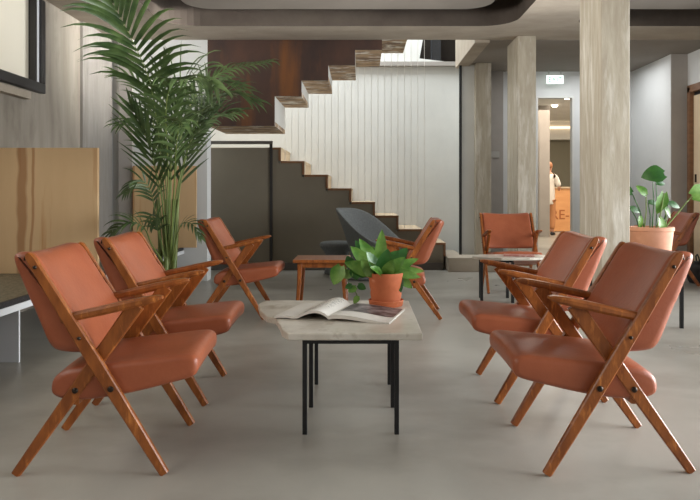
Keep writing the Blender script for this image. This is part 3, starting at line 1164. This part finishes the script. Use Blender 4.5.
D0 = .0
FR = [
    # stem course + depth offset, leaflet length, count, start, droop, facing, leaflet width, leaflet angle
    ([(168, 262, 0), (163, 180, -.1), (152, 92, -.4), (134, 44, -.7), (108, -4, -.9)], .62, 17, .63, .22, V((.1, -1, .2)), .040, 58, .52),
    ([(170, 262, 0), (176, 170, 0), (190, 105, .0), (222, 72, .05), (268, 62, .1)], .24, 20, .58, .26, V((0, -.5, 1)), .024, 55),
    ([(172, 262, 0), (182, 175, -.1), (202, 112, -.2), (228, 92, -.2), (252, 100, -.2)], .30, 15, .58, .20, V((0, -.7, .8)), .024, 42),
    ([(169, 262, 0), (170, 165, -.1), (178, 95, -.3), (196, 74, -.5), (214, 86, -.6)], .40, 14, .58, .26, V((0, -.8, .6)), .032, 45),
    ([(166, 262, 0), (160, 170, -.1), (150, 108, -.2), (136, 82, -.2), (118, 74, -.2)], .26, 14, .62, .18, V((0, -.7, .7)), .020, 40),
    ([(166, 262, 0), (158, 190, -.1), (150, 138, -.2), (136, 120, -.3), (120, 124, -.4)], .26, 12, .62, .18, V((0, -.8, .6)), .020, 40),
    ([(170, 262, 0), (177, 190, -.1), (192, 140, -.2), (212, 118, -.3), (238, 112, -.4)], .28, 14, .60, .16, V((0, -.8, .6)), .022, 38),
    ([(169, 262, 0), (168, 170, -.2), (166, 112, -.5), (172, 84, -.8), (188, 80, -1.1)], .36, 13, .58, .26, V((.2, -.6, .9)), .030, 48),
    ([(168, 262, 0), (166, 180, .1), (160, 112, .25), (158, 78, .4), (166, 58, .55)], .30, 13, .62, .14, V((0, -1, .1)), .022, 40),
    ([(170, 262, 0), (174, 190, -.2), (176, 150, -.5), (180, 122, -.8), (182, 128, -1.1)], .34, 12, .55, .20, V((0, -.6, .9)), .028, 42),
    ([(171, 262, 0), (180, 180, .1), (196, 122, .2), (212, 82, .3), (240, 86, .4)], .28, 14, .58, .20, V((0, -.8, .6)), .022, 42),
    ([(165, 262, 0), (156, 215, -.1), (150, 190, -.1), (140, 180, -.15), (126, 192, -.2)], .18, 12, .62, .22, V((0, -.8, .7)), .020, 45),
    ([(164, 264, 0), (152, 245, -.1), (144, 228, -.2), (130, 222, -.3), (112, 232, -.3)], .20, 9, .60, .24, V((0, -.7, .8)), .022, 45),
    ([(172, 264, 0), (176, 240, -.1), (182, 224, -.2), (192, 224, -.3), (200, 236, -.32)], .14, 8, .62, .16, V((0, -.7, .8)), .018, 40),
    ([(166, 264, 0), (160, 240, -.05), (156, 222, -.1), (152, 214, -.1), (154, 224, -.2)], .18, 8, .55, .24, V((0, -.9, .5)), .022, 42),
    ([(168, 262, 0), (162, 200, -.15), (153, 160, -.3), (144, 132, -.4), (134, 112, -.5)], .42, 11, .52, .05, V((-.1, -.9, .4)), .026, 30),
    ([(170, 262, 0), (177, 200, .1), (188, 158, .15), (200, 132, .2), (212, 112, .25)], .40, 11, .52, .05, V((.1, -.9, .4)), .024, 30),
    ([(169, 262, 0), (170, 195, -.1), (172, 150, -.2), (174, 120, -.3), (178, 98, -.4)], .40, 11, .52, .06, V((0, -1, .3)), .024, 32),
    ([(169, 262, 0), (171, 185, .05), (173, 130, .1), (188, 102, .15), (208, 106, .2)], .30, 14, .56, .18, V((0, -.9, .5)), .022, 42),
]
for k, f in enumerate(FR):
    pix = f[0]
    # root every stem in the soil
    pix = [(pix[0][0], 270, 0)] + pix[0:]
    frond(pix, f[1], f[2], f[3], f[4], 100 + k, f[5], f[6], f[7], f[8] if len(f) > 8 else 1)
for k in range(4):
    b = B()
    x = (-.05, .0, .035, .06)[k]
    tube(b, [(x, .02 * (-1) ** k, .33), (x * 1.2, .02, .62), (x * 1.5, 0, .95)], [.021, .016, .011], 10)
    obj('cane', b, M['palm_stem'], pa, smooth=True)

# ------------------------------------------------------------------ small things
o = boxobj('light_switch', M['switch'], None, (-.058, .058, -.012, 0, -.045, .045), bevel=.003, loc=(1.905, 9.94, 1.545))
tag(o, 'pale double light switch on the warm grey strip of wall', 'light switch')
o = boxobj('socket_box', M['dark'], None, (-.05, 0, -.07, .07, 0, .15), bevel=.012, loc=(1.735, 5.32, .30))
tag(o, 'small black box low on the nearer concrete column', 'socket box')
b = B()
prof = []
for k in range(11):
    a = k / 10
    prof.append((.24 * (1 - (2 * abs(a - .42)) ** 3 * .35), a * .22))
rings = []
for r, z in prof + [(.12, .235), (.02, .238)]:
    rings.append([(r * math.cos(2 * PI * i / 28), r * .55 * math.sin(2 * PI * i / 28) * (1 + .06 * math.sin(5 * PI * i / 14)), z + .002) for i in range(28)])
bag = thing('handbag', 'slouched black bag on the floor by the blond wood door', 'bag', (3.78, 7.80, 0), R(75))
loft(b, rings)
obj('bag_body', b, M['dark'], bag, smooth='all')
b = B()
tube(b, [(-.10, .02, .225), (-.08, .03, .29), (.0, .03, .315), (.08, .03, .29), (.10, .02, .225)], .008, 8)
obj('handle', b, M['dark'], bag, smooth=True)
# lit sign over the doorway
sg = thing('exit_sign', 'small lit sign hanging under the ceiling above the doorway', 'sign', (2.735, 9.86, 2.60))
b = B()
box(b, -.118, .118, 0, .03, -.06, .06)
obj('sign_face', b, M['sign_lit'], sg, bevel=.004)
b = B()
box(b, -.125, .125, .0, .034, .061, .075)
box(b, -.09, -.08, .01, .02, .075, .135)
box(b, .08, .09, .01, .02, .075, .135)
obj('bracket', b, M['switch'], sg)


def text_obj(name, s, size, m, parent, loc, depth=.002):
    cu = bpy.data.curves.new(name, 'FONT')
    cu.body = s
    cu.size = size
    cu.extrude = depth
    cu.align_x = 'LEFT'
    to = bpy.data.objects.new(name, cu)
    COL.objects.link(to)
    dg = bpy.context.evaluated_depsgraph_get()
    me = bpy.data.meshes.new_from_object(to.evaluated_get(dg))
    bpy.data.objects.remove(to)
    me.materials.clear()
    me.materials.append(m)
    me.transform(Matrix.Rotation(R(90), 4, 'X'))
    o = bpy.data.objects.new(name, me)
    COL.objects.link(o)
    o.parent = parent
    o.location = loc
    return o


text_obj('sign_lettering', 'EXIT', .095, M['green_ink'], sg, (-.098, -.002, -.034))

# ------------------------------------------------------------------ reception room beyond the doorway
struct(boxobj('wall_reception_back', M['recep_wall'], None, (2.0, 8.0, 19.9, 20.1, 0, 2.5)), 'grey-green wall behind the reception counter')
struct(boxobj('wall_reception_head', M['white_wall'], None, (2.0, 8.0, 19.6, 20.1, 2.5, 3.2)))
struct(boxobj('wall_reception_left', M['white_wall'], None, (1.9, 2.0, 10.081, 20.1, 0, 3.2)))
struct(boxobj('wall_reception_right', M['white_wall'], None, (7.9, 8.0, 10.2, 20.1, 0, 3.2)))
struct(boxobj('wall_reception_front', M['white_wall'], None, (4.0, 8.0, 10.05, 10.2, 0, 3.2)))
struct(boxobj('ceiling_reception', M['white_wall'], None, (1.9, 8.0, 10.08, 20.1, 3.0, 3.1)))
o = boxobj('cove_light', M['cove_lit'], None, (2.1, 7.8, 19.52, 19.59, 2.80, 2.86))
tag(o, 'long warm light strip under the reception ceiling', 'strip light')
struct(boxobj('column_reception', M['grey_wall'], None, (4.08, 4.315, 16.0, 16.25, 0, 3.0)), 'slim grey pillar in the reception room')
for x, y, lab in ((4.30, 14.6, 'bright round ceiling lamp nearest the doorway top'), (4.40, 15.9, 'smaller round ceiling lamp deeper in the reception room')):
    b = B()
    lathe(b, [(.01, 0), (.055, 0), (.06, .012), (.06, .038), (.01, .04)], 20)
    o = obj('ceiling_lamp', b, M['lamp_lit'], None, loc=(x, y, 2.958))
    tag(o, lab, 'ceiling lamp', 'round ceiling lamps in reception')
rc = thing('reception_counter', 'orange wooden reception counter with RE- lettered on its front', 'counter', (5.5, 17.9, 0))
boxobj('counter_front', M['counter'], rc, (-1.1, 1.1, 0, .06, .02, 1.12))
boxobj('counter_side', M['counter'], rc, (-1.1, -1.04, .06, .7, .02, 1.12))
boxobj('counter_top', M['stair_wood'], rc, (-1.14, 1.14, -.04, .75, 1.12, 1.16))
text_obj('lettering', 'RE-', .35, M['counter_text'], rc, (-.665, -.003, .33), .004)
bk = thing('basket', 'small dark basket standing on the reception counter', 'basket', (5.02, 18.1, 1.1605))
b = B()
lathe(b, [(.02, 0), (.10, 0), (.13, .11), (.12, .115), (.10, .04), (.02, .03)], 20)
obj('basket_body', b, M['dark_skirt'], bk, smooth=35)
b = B()
lathe(b, [(.112, .09), (.07, .14), (.01, .15)], 16)
obj('contents', b, M['brown_wood'], bk, smooth='all')

# person at the counter: one skinned body, clothes as children


def skin_obj(name, verts, edges, radii, m, parent, root=0, subd=2):
    me = bpy.data.meshes.new(name)
    me.from_pydata(verts, edges, [])
    o = bpy.data.objects.new(name, me)
    COL.objects.link(o)
    me.materials.append(m)
    sk = o.modifiers.new('body_surface', 'SKIN')
    sv = me.skin_vertices[0].data
    for i, r in enumerate(radii):
        sv[i].radius = r if isinstance(r, tuple) else (r, r)
        sv[i].use_root = i == root
    s = o.modifiers.new('smooth_surface', 'SUBSURF')
    s.levels = s.render_levels = subd
    sk.use_smooth_shade = True
    if parent:
        o.parent = parent
    return o


pr = thing('person', 'person in a loose white shirt and tan trousers leaning at the reception counter', 'person', (4.47, 16.75, 0), R(60))
# local: +x is the way the person faces
body_v = [(0, 0, .92), (.0, 0, 1.10), (.02, 0, 1.30), (.04, 0, 1.42), (.055, 0, 1.50), (.075, 0, 1.60), (.08, 0, 1.67),
          (0, .09, .86), (.02, .10, .48), (-.02, .10, .08), (.10, .11, .03),
          (0, -.09, .86), (.03, -.10, .48), (-.01, -.10, .08), (.11, -.11, .03),
          (.04, .17, 1.38), (.10, .24, 1.13), (.30, .20, 1.08), (.38, .19, 1.09),
          (.04, -.17, 1.38), (.08, -.25, 1.13), (.28, -.20, 1.08), (.36, -.19, 1.09)]
body_e = [(0, 1), (1, 2), (2, 3), (3, 4), (4, 5), (5, 6), (0, 7), (7, 8), (8, 9), (9, 10), (0, 11), (11, 12), (12, 13), (13, 14),
          (3, 15), (15, 16), (16, 17), (17, 18), (3, 19), (19, 20), (20, 21), (21, 22)]
body_r = [.14, .125, .135, .11, .055, .095, .075, .085, .06, .042, .035, .085, .06, .042, .035, .052, .042, .034, .03, .052, .042, .034, .03]
body = skin_obj('body', body_v, body_e, body_r, M['skin'], pr)
skin_obj('shirt', [(0, 0, .72), (0, 0, .92), (.0, 0, 1.10), (.02, 0, 1.30), (.04, 0, 1.43), (.04, .18, 1.37), (.095, .245, 1.14), (.04, -.18, 1.37), (.075, -.255, 1.14)],
         [(0, 1), (1, 2), (2, 3), (3, 4), (4, 5), (5, 6), (4, 7), (7, 8)], [.19, .18, .165, .165, .11, .075, .07, .075, .07], M['shirt'], pr, root=1)
skin_obj('trousers', [(0, 0, .90), (0, .09, .80), (.02, .10, .48), (-.02, .10, .12), (0, -.09, .80), (.03, -.10, .48), (-.01, -.10, .12)],
         [(0, 1), (1, 2), (2, 3), (0, 4), (4, 5), (5, 6)], [.15, .10, .085, .075, .10, .085, .075], M['trousers'], pr)
for sy in (-1, 1):
    b = B()
    rings = []
    for x, w_, h in ((-.07, .02, .03), (-.05, .04, .075), (.04, .048, .075), (.14, .045, .05), (.19, .02, .03)):
        rings.append([(x, sy * .105 + w_ * math.cos(2 * PI * k / 10), max(.002, h / 2 + h / 2 * math.sin(2 * PI * k / 10))) for k in range(10)])
    loft(b, rings)
    obj('shoe', b, M['dark'], pr, smooth='all')
b = B()
rings = []
for z, r in ((1.60, .105), (1.66, .112), (1.71, .10), (1.745, .06), (1.755, .01)):
    rings.append([(.062 - .015 + r * math.cos(2 * PI * k / 16), r * .9 * math.sin(2 * PI * k / 16), z) for k in range(16)])
loft(b, rings)
obj('hair', b, M['hair'], pr, smooth='all')

# ------------------------------------------------------------------ light
wd = bpy.data.worlds.new('daylight')
S.world = wd
wd.use_nodes = True
bg = wd.node_tree.nodes['Background']
bg.inputs['Color'].default_value = (.80, .90, 1, 1)
bg.inputs['Strength'].default_value = .9


def area(name, loc, rot, sx, sy, power, col=(1, 1, 1), spread=180):
    l = bpy.data.lights.new(name, 'AREA')
    l.shape = 'RECTANGLE'
    l.size, l.size_y = sx, sy
    l.energy = power
    l.color = col
    l.spread = R(spread)
    o = bpy.data.objects.new(name, l)
    COL.objects.link(o)
    o.location = loc
    o.rotation_euler = rot
    o['kind'] = 'helper'
    return o


COOL = (.96, .985, 1)
for i, (y, p) in enumerate(((-.65, 48), (2.5, 125), (5.5, 90))):
    area('window_daylight', (RX + .03, y, 1.28), (0, R(90), 0), 2.3, 2.75, p, COOL, 105)
area('window_daylight', (LX + .06, 4.3, 2.33), (0, R(-88), R(20)), .7, 1.9, 55, (1, .98, .94), 80)
area('window_daylight', (LX + .06, .8, 2.33), (0, R(-78), 0), .7, 4.2, 42, (1, .98, .94))
l = area('upper_left_wall_fill', (3.95, 5.6, 2.45), (0, 0, 0), .9, .35, 13, (1, .98, .94), 18)  # added narrow beam brightening the upper left wall; no clerestory is built
l.rotation_euler = (V((-2.85, 7.5, 2.62)) - V((3.95, 5.6, 2.45))).to_track_quat('-Z', 'Y').to_euler()
area('stairwell_skylight', (-.2, 9.3, 5.1), (0, 0, 0), 2.6, 1.6, 165, (.92, .975, 1))
area('reception_lamps', (4.8, 15.5, 2.9), (0, 0, 0), 3.0, 5.0, 210, (1, .86, .70))
area('hall_fill', (3.0, 9.2, 2.7), (0, 0, 0), 1.2, .8, 16, COOL)  # added fill without a fixture, brightens the walls around the doorway

# ------------------------------------------------------------------ camera
cam = bpy.data.cameras.new('camera')
cam.sensor_fit = 'HORIZONTAL'
cam.sensor_width = 36
cam.lens = 36 * F / 700
cam.shift_x = (350 - PX) / 700
cam.shift_y = -(250 - PY) / 700
cam.clip_start = .05
co = bpy.data.objects.new('camera', cam)
COL.objects.link(co)
co.location = (0, 0, 1)
co.rotation_euler = (R(90), 0, 0)
S.camera = co
S.view_settings.view_transform = 'Standard'
S.view_settings.look = 'None'
S.view_settings.gamma = 1
S.view_settings.use_curve_mapping = False
S.view_settings.exposure = 0.14
